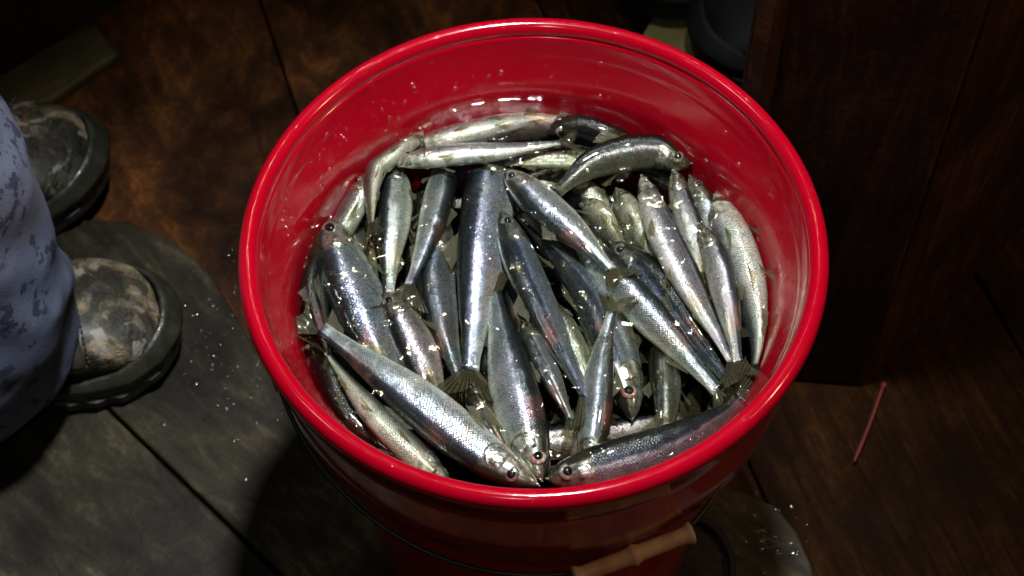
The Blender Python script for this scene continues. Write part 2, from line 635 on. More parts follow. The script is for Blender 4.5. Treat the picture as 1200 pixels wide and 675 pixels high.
E_ = B_ + v
F_ = A_ + u + v
for p, q in ((A_, B_), (D_, A_), (B_, E_), (E_, D_)):
    # boards of two widths per side, a small gap between
    d = q - p
    L = d.length
    n = max(1, round(L / .16))
    for k in range(n):
        s = p + d * (k / n) + d.normalized() * .0008
        e = p + d * ((k + 1) / n) - d.normalized() * .0008
        o = panel('side_board', s, e, .001, H_BOX, .014, M['box'])
        o.parent = box
        o.matrix_basis = Matrix.Translation(-Vector(box.location)) @ o.matrix_basis
top = slab('lid', [((A_ + (a * u + b * v)).x, (A_ + (a * u + b * v)).y) for a, b in ((0, 0), (1, 0), (1, 1), (0, 1))], H_BOX + .001, H_BOX + .016, M['box'], None, .002)
keep(top, box)

# ------------------------------------------------------------------ orange rod and black loop on the floor
pts, _ = spline([at(1035, 452, .004), at(1019, 497, .004), at(1001, 541, .004)], 12)
v_, f_ = tube(pts, [.0015] * 10 + [.0013, .0009], 8)
rod = empty('plastic_rod', at(1019, 497, 0.0))
tag(rod, 'thin orange plastic rod lying on the dark floor near the plywood box', 'rod')
o = link('shaft', mesh('shaft', v_, f_), M['orange']); keep(o, rod)
v_, f_ = tube([at(1036, 449, .004), at(1035, 454, .004)], .0022, 8)
o = link('end_cap', mesh('end_cap', v_, f_), M['orange']); keep(o, rod)

pts, _ = spline([at(770, 596, .016), at(818, 608, .016), at(838, 620, .016), at(852, 641, .016), at(858, 664, .016), at(853, 700, .016), at(835, 750, .016)], 40)
v_, f_ = tube(pts, .0028, 8)  # thin dark tube curving over the grey sheet
tag(link('loop', mesh('loop', v_, f_), M['rubber']), 'thin black loop curling on the grey sheet next to the tan grip', 'loop')

# ------------------------------------------------------------------ the pail
ZR = .370
ZW = .3245
pail = empty('pail', (0, 0, .012))
tag(pail, 'round red plastic pail full of small silver fish in water', 'pail')
IN = [(.1428, .3640), (.1424, .3590), (.1400, .3530), (.1392, .3500), (.1388, .3485), (.1340, .3370), (.1300, .3250), (.1262, .295), (.1150, .272), (.1120, .22), (.1050, .10), (.1000, .022)]
OUT = [(.1460, .3560), (.1478, .3545), (.1484, .3520), (.1478, .3495), (.1466, .3480), (.1462, .3300), (.1448, .3050), (.1430, .2840), (.1414, .2812), (.1260, .2820), (.1210, .2770), (.1170, .22), (.1100, .10), (.1055, .016), (.1040, .0125)]
prof = IN + [(.0, .020)][:0]
inner = IN[::-1]
v_, f_ = revolve(OUT[::-1] + [(.1452, .3600)] + IN, 160, close=False)
k = len(OUT) + 1 + len(IN)
# close the bottom, inside and out
n = 160
f_.append(tuple(i * k for i in range(n))[::-1])
f_.append(tuple(i * k + k - 1 for i in range(n)))
me = mesh('wall', v_, f_)
o = link('wall', me, M['red']); keep(o, pail)
tor = []
for j in range(18):
    a = 2 * math.pi * j / 18
    tor.append((.1478 + .0052 * math.cos(a), .3625 + .0062 * math.sin(a) + .0012))
v_, f_ = revolve(tor[::-1], 200)
o = link('rim', mesh('rim', v_, f_), M['red']); keep(o, pail)


def inner_r(z):
    zs = [p[1] for p in IN][::-1]
    rs = [p[0] for p in IN][::-1]
    return float(np.interp(z, zs, rs))


# bail: hangs low round the front, ears at either side, tan grip in the middle
AZG = R(-69)
def smoothstep(x):
    x = max(0.0, min(1.0, x))
    return x * x * (3 - 2 * x)


def bail_pt(s, extra=0.0):
    """s from -1 (left ear) to 1 (right ear)"""
    az = AZG + s * R(90)
    c = math.cos(s * math.pi / 2)
    r = .1455 + extra
    if s < 0:
        r += .0035 * math.sin(math.pi * min(1.0, -s))
    if s > .15:
        r -= .014 * math.sin(math.pi * (s - .15) / .85)
    return Vector((r * math.cos(az), r * math.sin(az), .318 - .046 * c ** .9 if c > 0 else .318))
for s in (-1, 1):
    az = AZG + s * R(90)
    bm = bmesh.new()
    bmesh.ops.create_cone(bm, cap_ends=True, segments=20, radius1=.013, radius2=.011, depth=.008)
    bmesh.ops.bevel(bm, geom=[e for e in bm.edges], offset=.0015, segments=2, affect='EDGES')
    me = bpy.data.meshes.new('ear')
    bm.to_mesh(me); bm.free()
    o = link('ear', me, M['red'])
    o.location = (.1445 * math.cos(az), .1445 * math.sin(az), .318)
    o.rotation_euler = (0, R(90), az)
    keep(o, pail)
pts = [bail_pt(s) for s in np.linspace(-1, 1, 90)]
v_, f_ = tube(pts, .0013, 8)
o = link('bail', mesh('bail', v_, f_), M['wire']); keep(o, pail)
# grip with raised collars
ss = np.linspace(-.145, .145, 49)
rad = []
for s in ss:
    r = .0046
    for c0 in (-.14, .0, .14):
        r += .0016 * math.exp(-((s - c0) / .010) ** 2)
    rad.append(r)
ga, gb = bail_pt(-.145, .003), bail_pt(.145, .003)
v_, f_ = tube([ga.lerp(gb, (s + .145) / .29) for s in ss], rad, 16)
o = link('grip', mesh('grip', v_, f_), M['grip']); keep(o, pail)

# water: closed body with a rippled surface
RW = inner_r(ZW) + .0012
nr, na = 46, 160
vs, fs = [], []
for i in range(nr + 1):
    r = RW * i / nr
    for j in range(na):
        a = 2 * math.pi * j / na
        x, y = r * math.cos(a), r * math.sin(a)
        z = ZW + .00030 * noise.noise(Vector((x * 50, y * 50, 3.1))) + .0024 * max(0, (r / RW - .96) / .04) ** 2
        vs.append((x, y, z))
top_n = len(vs)
for zz in (.295, .272, .22, .10, .030):
    rr = inner_r(zz) + .0012
    for j in range(na):
        a = 2 * math.pi * j / na
        vs.append((rr * math.cos(a), rr * math.sin(a), zz))
for i in range(nr + 5):
    for j in range(na):
        l = (j + 1) % na
        if i == 0:
            fs.append((i * na, (i + 1) * na + j, (i + 1) * na + l))
        else:
            fs.append((i * na + j, (i + 1) * na + j, (i + 1) * na + l, i * na + l))
last = (nr + 5) * na
fs.append(tuple(last + j for j in range(na)))
wm = mesh('water', vs, fs)
bm = bmesh.new(); bm.from_mesh(wm)
bmesh.ops.remove_doubles(bm, verts=bm.verts[:], dist=1e-6)
bmesh.ops.recalc_face_normals(bm, faces=bm.faces[:])
bm.to_mesh(wm); bm.free()
water = link('water', wm, M['water'])
tag(water, kind='structure')

# ------------------------------------------------------------------ fish
TT = np.array([0, .02, .05, .09, .15, .22, .30, .40, .52, .64, .76, .86, .94, 1.0])
HH = np.array([.10, .26, .42, .57, .74, .87, .97, 1.0, .96, .82, .62, .44, .34, .33])
WW = np.array([.14, .36, .56, .74, .90, .97, 1.0, 1.0, .94, .78, .54, .33, .21, .15])
FISH = [
    # layer, trace from snout to tail root in photograph pixels, visible width px, roll, tint, label
    (0, [(629, 569), (565, 531), (470, 455), (376, 386)], 54, -96, (1, 1, 1), 'long silver fish with bright gill plates, dark back turned to the pail wall'),
    (0, [(490, 147), (452, 182), (436, 215), (434, 262)], 30, 140, (.62, .60, .50), 'slim curved olive fish bending along the wall left of two horizontal fish'),
    (0, [(818, 184), (755, 178), (695, 192), (652, 226)], 42, 52, (.40, .38, .28), 'arched olive fish with a purple back curving over pale bellies'),
    (0, [(643, 151), (690, 152), (740, 166), (790, 186)], 33, 8, (.45,.45,.42), 'dark backed fish showing both eyes and a cluster of warm glints'),
    (0, [(462, 191), (520, 184), (590, 177), (655, 166)], 34, -112, (.95, .95, .90), 'pale horizontal fish whose small black eye touches the curved olive fish'),
    (0, [(478, 176), (540, 154), (620, 140), (668, 137)], 40, -135, (.95, .92, .85), 'pale bellied horizontal fish, uppermost of two parallel ones by the wall'),
    (0, [(820, 262), (838, 300), (850, 350), (866, 425)], 34, -76, (.62, .56, .50), 'brownish fish with dark eye squeezed next to the cream white fish'),
    (0, [(809, 206), (828, 246), (840, 292), (856, 380)], 36, -76, (.62, .60, .56), 'mottled fish with a ringed eye poking out beyond the brownish fish'),
    (0, [(862, 215), (882, 272), (894, 350), (888, 432)], 48, 168, (.90, .88, .84), 'thick cream white fish belly up along the pail wall'),
    (0, [(752, 208), (775, 265), (812, 340), (858, 424)], 42, -112, (.78, .73, .74), 'pale fish with a brownish purple flank and head under the arched fish'),
    (0, [(642, 560), (735, 541), (800, 516), (870, 470)], 52, -48, (.75, .72, .68), 'dark green backed fish with a pinkish belly hugging the pail wall'),
    (1, [(636, 562), (622, 515), (598, 430), (577, 345)], 56, 72, (1, 1, 1), 'silver fish with a violet flank stripe and red rimmed eye, snout at the rim'),
    (1, [(578, 160), (572, 235), (562, 330), (550, 434)], 64, 78, (.95, .95, 1.10), 'broad violet silver fish standing out as the widest, head under the horizontal pair'),
    (1, [(376, 250), (392, 292), (420, 365), (470, 478)], 66, 72, (.95, .97, 1.05), 'plump blue silver fish with a clear staring eye beside the wall'),
    (0, [(592, 200), (630, 235), (672, 272), (716, 317)], 46, 82, (1.05, 1.05, 1.0), 'silver fish with a bright upper flank pointing its tail at the pile centre'),
    (1, [(586, 248), (614, 318), (648, 390), (687, 464)], 46, 58, (.80, .88, 1.0), 'slender steel blue fish with a dark tail next to the widest fish'),
    (1, [(672, 268), (722, 330), (778, 390), (843, 458)], 46, -68, (.95, .93, .88), 'striped grey fish whose tail points at the olive tail fin'),
    (1, [(508, 522), (600, 520), (700, 510), (798, 486)], 42, -78, (1.0, .85, .82), 'pinkish silver fish crossing behind a violet striped fish, its tail fin spread'),
    (0, [(690, 560), (695, 500), (704, 430), (718, 366)], 38, 66, (1.05, 1.05, 1.0), 'glittering silver tail end standing upright in front of a red eyed fish'),
    (1, [(740, 490), (728, 440), (688, 345), (612, 252)], 56, -62, (.92, .95, 1.05), 'long blue silver fish with a red eye facing the rim'),
    (1, [(716, 284), (752, 318), (795, 372), (850, 440)], 40, -38, (.70, .76, .85), 'dark steel fish with a bright belly edge between striped and pale fish'),
    (1, [(462, 176), (461, 240), (458, 300), (457, 344)], 40, 82, (1.1, 1.1, 1.02), 'glittering straight silver fish hanging under the small eyed horizontal fish'),
    (1, [(530, 168), (516, 225), (500, 280), (480, 334)], 38, -84, (1.0, 1.0, 1.0), 'silver fish with a bright white flank slanting beside the widest fish'),
    (1, [(416, 192), (396, 222), (378, 262), (368, 330)], 38, 122, (.95, .92, .86), 'pale fish with ribbed gill covers leaning on the wall behind the plump fish'),
    (1, [(349, 275), (358, 312), (368, 350), (386, 420)], 32, 18, (.50, .50, .45), 'dark backed fish wedged between pail wall and plump blue fish'),
    (1, [(528, 572), (470, 520), (425, 472), (385, 415)], 36, 152, (.90, .85, .75), 'pale belly of a fish showing under the long dark backed fish'),
    (2, [(404, 240), (416, 275), (428, 320), (440, 380)], 40, 72, (.90, .88, .80), 'fish with a round black eye peering from behind the plump fish'),
    (2, [(522, 255), (508, 320), (518, 385), (541, 452)], 46, 66, (.82, .84, .92), 'grey violet fish with a yellowish belly between slanting fish and widest fish'),
    (2, [(452, 343), (470, 378), (494, 430), (520, 500)], 46, 80, (1.0, .80, .78), 'rosy fish with a white ringed eye lying below the plump fish'),
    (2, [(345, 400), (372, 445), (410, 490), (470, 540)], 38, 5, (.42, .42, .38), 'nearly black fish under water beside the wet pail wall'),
    (1, [(722, 222), (740, 258), (756, 292), (784, 345)], 36, 164, (.62, .60, .50), 'short pale belly of a fish emerging from under the arched fish'),
    (2, [(684, 234), (700, 258), (718, 280), (738, 300)], 34, 150, (.70, .66, .52), 'dim tan fish tail end under the arched fish'),
    (2, [(612, 376), (632, 415), (648, 448), (668, 492)], 30, 60, (.85, .85, .80), 'narrow silver fish glimpsed between two tails'),
    (3, [(648, 355), (664, 390), (682, 430), (700, 480)], 32, 84, (.70, .70, .52), 'olive fish deep between blue fish and glittering tail'),
    (2, [(735, 190), (690, 188), (640, 187), (590, 190)], 34, 92, (.70, .68, .50), 'olive scaled fish crossing under the horizontal pair'),
    (2, [(500, 136), (560, 120), (630, 113), (715, 124)], 36, 150, (.75, .55, .42), 'reddish tan fish sunk against the wall behind the horizontal pair'),
    (2, [(790, 200), (800, 235), (812, 272), (832, 340)], 34, -92, (.62, .60, .55), 'fish with an open white jaw between pale and mottled fish'),
    (2, [(632, 262), (668, 305), (704, 350), (740, 410)], 40, -96, (1.0, 1.0, .95), 'silver fish with blotchy flank tucked along the long blue fish'),
    (2, [(772, 392), (778, 430), (780, 470), (776, 520)], 38, 70, (.55, .54, .42), 'olive scaled fish upright beside the red eyed fish'),
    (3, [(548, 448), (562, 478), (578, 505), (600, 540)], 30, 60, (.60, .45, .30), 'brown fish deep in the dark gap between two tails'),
    (2, [(672, 205), (690, 232), (706, 256), (730, 290)], 34, 110, (.85, .82, .72), 'dull tan fish in the dark gap under the arched fish\'s belly'),
    (2, [(556, 268), (584, 300), (600, 345), (612, 400)], 32, 74, (.9, .92, .95), 'thin grey fish showing between the widest fish and the steel blue fish'),
    (2, [(492, 345), (478, 400), (488, 450), (516, 510)], 34, -70, (.95, .9, .88), 'slim silver fish edge between the rosy fish and a dark tail'),
    (2, [(758, 300), (772, 345), (800, 400), (838, 462)], 34, -88, (.85, .85, .82), 'grey fish half hidden between the dark steel fish and the pale fish'),
    (3, [(596, 350), (618, 390), (640, 430), (660, 480)], 40, 60, (.95, .95, .9), None),
    (3, [(560, 430), (540, 470), (500, 520), (450, 560)], 40, 40, (.9, .9, .8), None),
    (3, [(800, 280), (790, 340), (820, 420), (850, 480)], 40, 80, (.9, .9, .8), None),
    (3, [(440, 270), (446, 330), (440, 400), (430, 460)], 40, 60, (.9, .9, .85), None),
    (3, [(500, 210), (494, 270), (490, 340), (500, 400)], 40, 60, (.9, .9, .85), None),
    (3, [(700, 190), (640, 210), (590, 230), (520, 240)], 40, 90, (.9, .9, .8), None),
    (3, [(860, 240), (840, 300), (810, 360), (770, 440)], 40, 90, (.9, .9, .8), None),
    (3, [(760, 460), (700, 450), (640, 440), (560, 450)], 42, -60, (.9, .85, .75), None),
    (3, [(830, 470), (770, 510), (700, 540), (600, 555)], 42, -60, (.8, .8, .75), None),
    (3, [(700, 260), (720, 320), (760, 370), (800, 430)], 40, 100, (.9, .9, .8), None),
    (3, [(620, 130), (680, 150), (750, 180), (820, 240)], 38, 40, (.5, .45, .35), None),
    (3, [(360, 330), (380, 390), (420, 450), (480, 510)], 40, 30, (.45, .45, .4), None),
    (3, [(610, 300), (600, 360), (570, 420), (530, 490)], 40, 80, (.9, .9, .85), None),
    (4, [(450, 200), (520, 300), (560, 400), (600, 500)], 46, 70, (.8, .8, .75), None),
    (4, [(780, 200), (720, 300), (700, 400), (720, 500)], 46, 70, (.8, .8, .75), None),
    (4, [(400, 330), (500, 350), (600, 360), (700, 340)], 46, 70, (.8, .8, .75), None),
    (4, [(860, 380), (780, 350), (690, 330), (620, 300)], 46, 70, (.8, .8, .75), None),
    (4, [(660, 500), (600, 480), (520, 470), (430, 440)], 46, 70, (.8, .8, .75), None),
]


def clamp_wall(P, r):
    P = P.copy()
    for i in range(len(P)):
        rad = math.hypot(P[i, 0], P[i, 1])
        lim = inner_r(P[i, 2]) - r[i] * .85
        if rad > lim:
            P[i, :2] *= lim / rad
    return P


def side_on(r):
    return r * .98 if 50 < abs(r) < 100 else r


NS = 13
ts = np.linspace(0, 1, NS)
hs, ws = np.interp(ts, TT, HH), np.interp(ts, TT, WW)
placed_p, placed_r = [], []
RATIO = .70
layout = []
order = sorted(range(len(FISH)), key=lambda i: FISH[i][0])
depths = np.arange(0, .0601, .004)
for i in order:
    lay, tr, wpx, roll, tint, lab = FISH[i]
    roll = side_on(roll)
    c, s = abs(math.cos(R(roll))), abs(math.sin(R(roll)))
    half = wpx / 2150.0 / 2
    Hm = half / math.sqrt(s * s + (RATIO * c) ** 2)
    vert = Hm * math.sqrt(c * c + (RATIO * s) ** 2)
    rr = Hm * np.sqrt(hs * ws * RATIO) * .98
    z0 = ZW - .0024 - vert * .92 - .0035 * lay
    d = np.array([ray(*p) for p in tr])
    best = None
    for dh in depths:
        for dt in depths:
            if abs(dh - dt) > .030:
                continue
            zc = z0 - np.linspace(dh, dt, len(tr))
            P = CAM + d * ((zc - CAM[2]) / d[:, 2])[:, None]
            Q, L = spline(P, NS)
            cost = (dh + dt) / 2 + .25 * abs(dh - dt)
            if placed_p:
                pp, pr = placed_p_arr, placed_r_arr
                D = np.linalg.norm(Q[:, None] - pp[None], axis=2)
                ov = np.maximum(0, .86 * (rr[:, None] + pr[None]) - D)
                cost += ov.sum() * 1.2
            if best is None or cost < best[0]:
                best = (cost, Q, L, Hm, rr, dh, dt)
    _, Q, L, Hm, rr, dh, dt = best
    Q = clamp_wall(Q, rr)
    Q[:, 2] = np.maximum(Q[:, 2], .06)
    placed_p.append(Q); placed_r.append(rr)
    placed_p_arr = np.concatenate(placed_p); placed_r_arr = np.concatenate(placed_r)
    layout.append((i, Q, Hm))


def smoothstep(x):
    x = max(0.0, min(1.0, x))
    return x * x * (3 - 2 * x)


def build_fish(idx, Q, Hm):
    lay, tr, wpx, roll, tint, lab = FISH[idx]
    roll = side_on(roll)
    rg = random.Random(idx * 13 + 5)
    N, K = 56, 28
    deep = lab is None
    if deep:
        N, K = 36, 18
    Pl, L = spline(Q, N)
    root = empty('silver_fish', tuple(Pl[N // 2]))
    org = Vector(Pl[N // 2])
    if lab:
        tag(root, lab, 'fish', 'silver fish in the red pail')
    else:
        tag(root, 'dark fish sunk deep beneath the top layer of fish', 'fish', 'sunken fish at the bottom of the pile')
    Wm = Hm * RATIO
    full = rg.uniform(-.10, .10)
    skew = rg.uniform(-.06, .06)
    bend_a, bend_b = rg.uniform(-1, 1) * .10, rg.uniform(0, 6.28)
    for i_ in range(N):
        t_ = i_ / (N - 1)
        tv = Pl[min(i_ + 1, N - 1)] - Pl[max(i_ - 1, 0)]
        sv = np.array([-tv[1], tv[0], 0]); sv /= max(1e-6, np.linalg.norm(sv))
        Pl[i_] += sv * (Hm * bend_a * math.sin(4.2 * t_ + bend_b))

    def frame(i):
        p = Vector(Pl[i])
        t = Vector(Pl[max(i - 1, 0)]) - Vector(Pl[min(i + 1, N - 1)])
        t.normalize()
        left = Vector((0, 0, 1)).cross(t).normalized()
        up = t.cross(left).normalized()
        ro = R(roll)
        dor = up * math.cos(ro) + left * math.sin(ro)
        side = dor.cross(t).normalized()
        return p, t, dor, side

    def surf(t, phi, out=0.0):
        """point and normal-ish on the body at length t, angle phi from the back (+ = side)"""
        f = t * (N - 1)
        i = min(int(f), N - 2)
        p0, t0, d0, s0 = frame(i)
        p1, _, _, _ = frame(i + 1)
        p = p0.lerp(p1, f - i)
        h = float(np.interp(t, TT, HH)) * Hm
        w_ = float(np.interp(t, TT, WW)) * Wm
        n_ = (d0 * math.cos(phi) / max(h, 1e-5) + s0 * math.sin(phi) / max(w_, 1e-5)).normalized()
        return p + d0 * (math.cos(phi) * h) + s0 * (math.sin(phi) * w_) + n_ * out, n_, t0, d0

    vs, fs, ft, fa, fl = [], [], [], [], []
    for i in range(N):
        t = i / (N - 1)
        p, tg, do, si = frame(i)
        h = float(np.interp(t, TT, HH)) * Hm
        w_ = float(np.interp(t, TT, WW)) * Wm
        for k in range(K):
            ph = 2 * math.pi * k / K
            cph, sph = math.cos(ph), math.sin(ph)
            # slightly slab-sided, keeled belly
            sw = math.copysign(abs(sph) ** .88, sph)
            hh = h * (1.0 if cph > 0 else 1.06 + full * math.exp(-((t - .42 - skew) / .18) ** 2))
            q = p + do * (cph * hh) + si * (sw * w_)
            nn = noise.noise(q * 90 + Vector((idx * 3.1, 0, 0)))
            q += (q - p).normalized() * nn * .00035
            vs.append(q - org)
            ft.append(t)
            fl.append(t * L / .0012)
            a = ph if ph <= math.pi else 2 * math.pi - ph
            fa.append(a / math.pi)
    for i in range(N - 1):
        for k in range(K):
            l = (k + 1) % K
            fs.append((i * K + k, (i + 1) * K + k, (i + 1) * K + l, i * K + l))
    fs.append(tuple(range(K)))
    fs.append(tuple((N - 1) * K + k for k in range(K))[::-1])
    me = mesh('body', vs, fs)
    for nm, arr in (('ft', ft), ('fa', fa), ('fl', fl)):
        at_ = me.attributes.new(nm, 'FLOAT', 'POINT')
        at_.data.foreach_set('value', arr)
    body = link('body', me, M['fish'], root)
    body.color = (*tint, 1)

    # eyes on both sides of the head: iris disc with a raised pupil
    red = 'red' in (lab or '')
    er = Hm * .34
    for sgn in (1, -1):
        p, n_, tg, do = surf(.088, sgn * R(64), -er * .22)
        axis = (n_ + Vector((0, 0, .12))).normalized()
        qd = axis.to_track_quat('Z', 'Y').to_matrix()

        def dome(rad, hgt, lift, nseg=16, rings=4):
            v2, f2 = [], []
            for a in range(rings):
                e = (a / rings) * math.pi / 2
                for k in range(nseg):
                    th = 2 * math.pi * k / nseg
                    v2.append(qd @ Vector((rad * math.cos(e) * math.cos(th), rad * math.cos(e) * math.sin(th), lift + hgt * math.sin(e))))
            v2.append(qd @ Vector((0, 0, lift + hgt)))
            for a in range(rings - 1):
                for k in range(nseg):
                    l = (k + 1) % nseg
                    f2.append((a * nseg + k, a * nseg + l, (a + 1) * nseg + l, (a + 1) * nseg + k))
            for k in range(nseg):
                f2.append(((rings - 1) * nseg + k, (rings - 1) * nseg + (k + 1) % nseg, rings * nseg))
            f2.append(tuple(range(nseg))[::-1])
            return v2, f2
        v2, f2 = dome(er, er * .42, -er * .1)
        eye = link('eye', mesh('eye', v2, f2), M['iris_red'] if red else M['iris'], root)
        eye.location = p - org
        v2, f2 = dome(er * .55, er * .30, er * .24)
        link('pupil', mesh('pupil', v2, f2), M['pupil'], eye)
        if deep:
            continue
        # gill cover: a raised curved plate behind the eye
        v2, f2 = [], []
        nu, nv = 9, 9
        for a in range(nu):
            for b in range(nv):
                tt = .125 + (.085) * a / (nu - 1)
                edge = math.sin(math.pi * b / (nv - 1)) ** .6
                tt = .120 + (.045 + .050 * edge) * a / (nu - 1)
                ph = R(52) + R(98) * b / (nv - 1)
                rim_ = min(a, nu - 1 - a, 2) / 2 * min(b, nv - 1 - b, 2) / 2
                lift = -.0004 + .0009 * (Hm / .011) * (rim_ ** .5) + (.0007 if a == nu - 2 else 0)
                q, _, _, _ = surf(tt, sgn * ph, lift)
                v2.append(q - org)
        for a in range(nu - 1):
            for b in range(nv - 1):
                f2.append((a * nv + b, a * nv + b + 1, (a + 1) * nv + b + 1, (a + 1) * nv + b))
        link('gill_cover', mesh('gill_cover', v2, f2), M['plate'], root)
    # lower jaw, a little longer than the snout
    if not deep:
        v2, f2 = [], []
        for a in range(7):
            s_ = a / 6
            t = .10 * (1 - s_) - .012 * s_
            tc = max(t, 0)
            p, n_, tg, do = surf(tc, math.pi, 0)
            p0, _, d0, s0 = frame(min(int(tc * (N - 1)), N - 2))
            base_ = p + tg * (max(0, -t) * L) + d0 * (Hm * .10)
            wv = Wm * (.46 * (1 - s_) ** .8 + .07)
            hv = Hm * (.13 * (1 - s_) + .05)
            for k in range(8):
                th = 2 * math.pi * k / 8
                v2.append(base_ + s0 * (wv * math.cos(th)) + d0 * (hv * math.sin(th)) - org)
        for a in range(6):
            for k in range(8):
                l = (k + 1) % 8
                f2.append((a * 8 + k, a * 8 + l, (a + 1) * 8 + l, (a + 1) * 8 + k))
        f2.append(tuple(range(8)))
        f2.append(tuple(48 + k for k in range(8))[::-1])
        link('lower_jaw', mesh('lower_jaw', v2, f2), M['plate'], root)

    def fan(name, base_pts, dirs, lens, curl):
        """fin: rays from base points; thin double wall"""
        nr_, ns_ = len(base_pts), 6
        v2, f2, ra = [], [], []
        for sidek in (1, -1):
            for a in range(nr_):
                for b in range(ns_):
                    s_ = b / (ns_ - 1)
                    q = base_pts[a] + dirs[a] * (lens[a] * s_) + curl * (s_ * s_ * lens[a] * .22) + curl * (sidek * .00022 * (1 - .8 * s_)) \
                        + curl * (.0004 * math.sin(a * 1.7 + s_ * 3))
                    v2.append(q - org)
                    ra.append(a / (nr_ - 1))
        o2 = nr_ * ns_
        for a in range(nr_ - 1):
            for b in range(ns_ - 1):
                i0 = a * ns_ + b
                f2.append((i0, i0 + 1, i0 + ns_ + 1, i0 + ns_))
                f2.append((o2 + i0, o2 + i0 + ns_, o2 + i0 + ns_ + 1, o2 + i0 + 1))
        me2 = mesh(name, v2, f2)
        at2 = me2.attributes.new('ray', 'FLOAT', 'POINT')
        at2.data.foreach_set('value', ra)
        return link(name, me2, M['fin' if name == 'tail_fin' else 'pale_fin'], root)

    # forked tail fin
    p, tg, do, si = frame(N - 1)
    nr_ = 13
    bp, dr, ln = [], [], []
    for a in range(nr_):
        e = -1 + 2 * a / (nr_ - 1)
        bp.append(p + do * (e * Hm * .30) + tg * .001)
        dr.append((-tg + do * (e * .80)).normalized())
        ln.append(L * (.090 + .100 * abs(e) ** 1.2) * rg.uniform(.93, 1.04))
    fan('tail_fin', bp, dr, ln, si * (1 if rg.random() < .5 else -1))
    if deep:
        return root
    # dorsal and anal fins
    for nm, ta, tb, sg, hgt in (('dorsal_fin', .46, .57, 1, .75), ('anal_fin', .72, .84, -1, .45)):
        bp, dr, ln = [], [], []
        for a in range(8):
            t = ta + (tb - ta) * a / 7
            q, n_, tg2, do2 = surf(t, 0 if sg > 0 else math.pi, -.0006)
            bp.append(q)
            dr.append((do2 * sg * .55 - tg2 * (.7 + .1 * a)).normalized())
            ln.append(Hm * hgt * (1.25 - .09 * a))
        fan(nm, bp, dr, ln, si)
    # pectoral and pelvic pairs
    for nm, t0_, ph0, ll in (('pectoral_fin', .235, 140, 1.5), ('pelvic_fin', .50, 160, 1.2)):
        for sgn in (1, -1):
            q, n_, tg2, do2 = surf(t0_, sgn * R(ph0), -.0005)
            s2 = do2.cross(tg2)
            bp, dr, ln = [], [], []
            for a in range(7):
                e = a / 6
                bp.append(q - tg2 * (e * Hm * .18) - do2 * (e * Hm * .06))
                dr.append((-tg2 - do2 * (.05 + .45 * e) + n_ * .12).normalized())
                ln.append(Hm * ll * (1 - .45 * e))
            fan(nm, bp, dr, ln, n_)
    return root


for i, Q, Hm in sorted(layout, key=lambda a: a[0]):
    build_fish(i, Q, Hm)

# ------------------------------------------------------------------ water drops (too many to count)
def droplets(name, pts, lab, zn=False):
    vs, fs = [], []
    for (p, n_, r) in pts:
        q = Vector(n_).to_track_quat('Z', 'Y').to_matrix()
        b0 = len(vs)
        e1, e2 = random.uniform(.75, 1.3), random.uniform(.75, 1.3)
        rings, seg = 3, 8
        for a in range(rings):
            e = a / rings * math.pi / 2
            for k in range(seg):
                th = 2 * math.pi * k / seg
                vs.append(Vector(p) + q @ Vector((r * e1 * math.cos(e) * math.cos(th), r * e2 * math.cos(e) * math.sin(th), r * .5 * math.sin(e))))
        vs.append(Vector(p) + q @ Vector((0, 0, r * .5)))
        for a in range(rings - 1):
            for k in range(seg):
                l = (k + 1) % seg
                fs.append((b0 + a * seg + k, b0 + a * seg + l, b0 + (a + 1) * seg + l, b0 + (a + 1) * seg + k))
        for k in range(seg):
            fs.append((b0 + (rings - 1) * seg + k, b0 + (rings - 1) * seg + (k + 1) % seg, b0 + rings * seg))
    o = link(name, mesh(name, vs, fs), M['drop'])
    tag(o, lab, 'droplets', kind='stuff')
    return o


pts = []
for k in range(330):
    if k % 3:
        x, y = random.gauss(262, 55), random.gauss(380, 75)
    else:
        x, y = random.gauss(880, 35), random.gauss(630, 30)
    if y < 300 + max(0, (x - 215)) * .9 and x < 400:
        if y < 285:
            continue
    if x < 215 and y < 470 and x > 60:
        continue
    p = at(x, y, .0121)
    pts.append((p, (0, 0, 1), random.choice((.0008, .0011, .0015, .002, .003)) * random.uniform(.7, 1.2)))
droplets('floor_droplets', pts, 'water droplets scattered on the grey plywood by the boot')
pts = []
for k in range(380):
    az = random.gauss(R(205), R(38)) if k % 3 else random.uniform(0, 2 * math.pi)
    z = random.uniform(.327, .352)
    r = inner_r(z)
    n_ = Vector((-math.cos(az), -math.sin(az), .35)).normalized()
    pts.append(((r * math.cos(az), r * math.sin(az), z), n_, random.choice((.0006, .0009, .0012, .0018)) * random.uniform(.7, 1.2)))
droplets('wall_droplets', pts, 'water droplets clinging to the inner wall of the red pail')

# ------------------------------------------------------------------ boots and trousers
def boot_outline(s):
    """half width of the sole at s (0 heel .. 1 toe) and sideways sweep"""
    xs = [0, .03, .10, .25, .42, .58, .72, .84, .93, .98, 1.0]
    w_ = [.012, .030, .037, .038, .037, .044, .052, .052, .041, .024, .008]
    return float(np.interp(s, xs, w_))


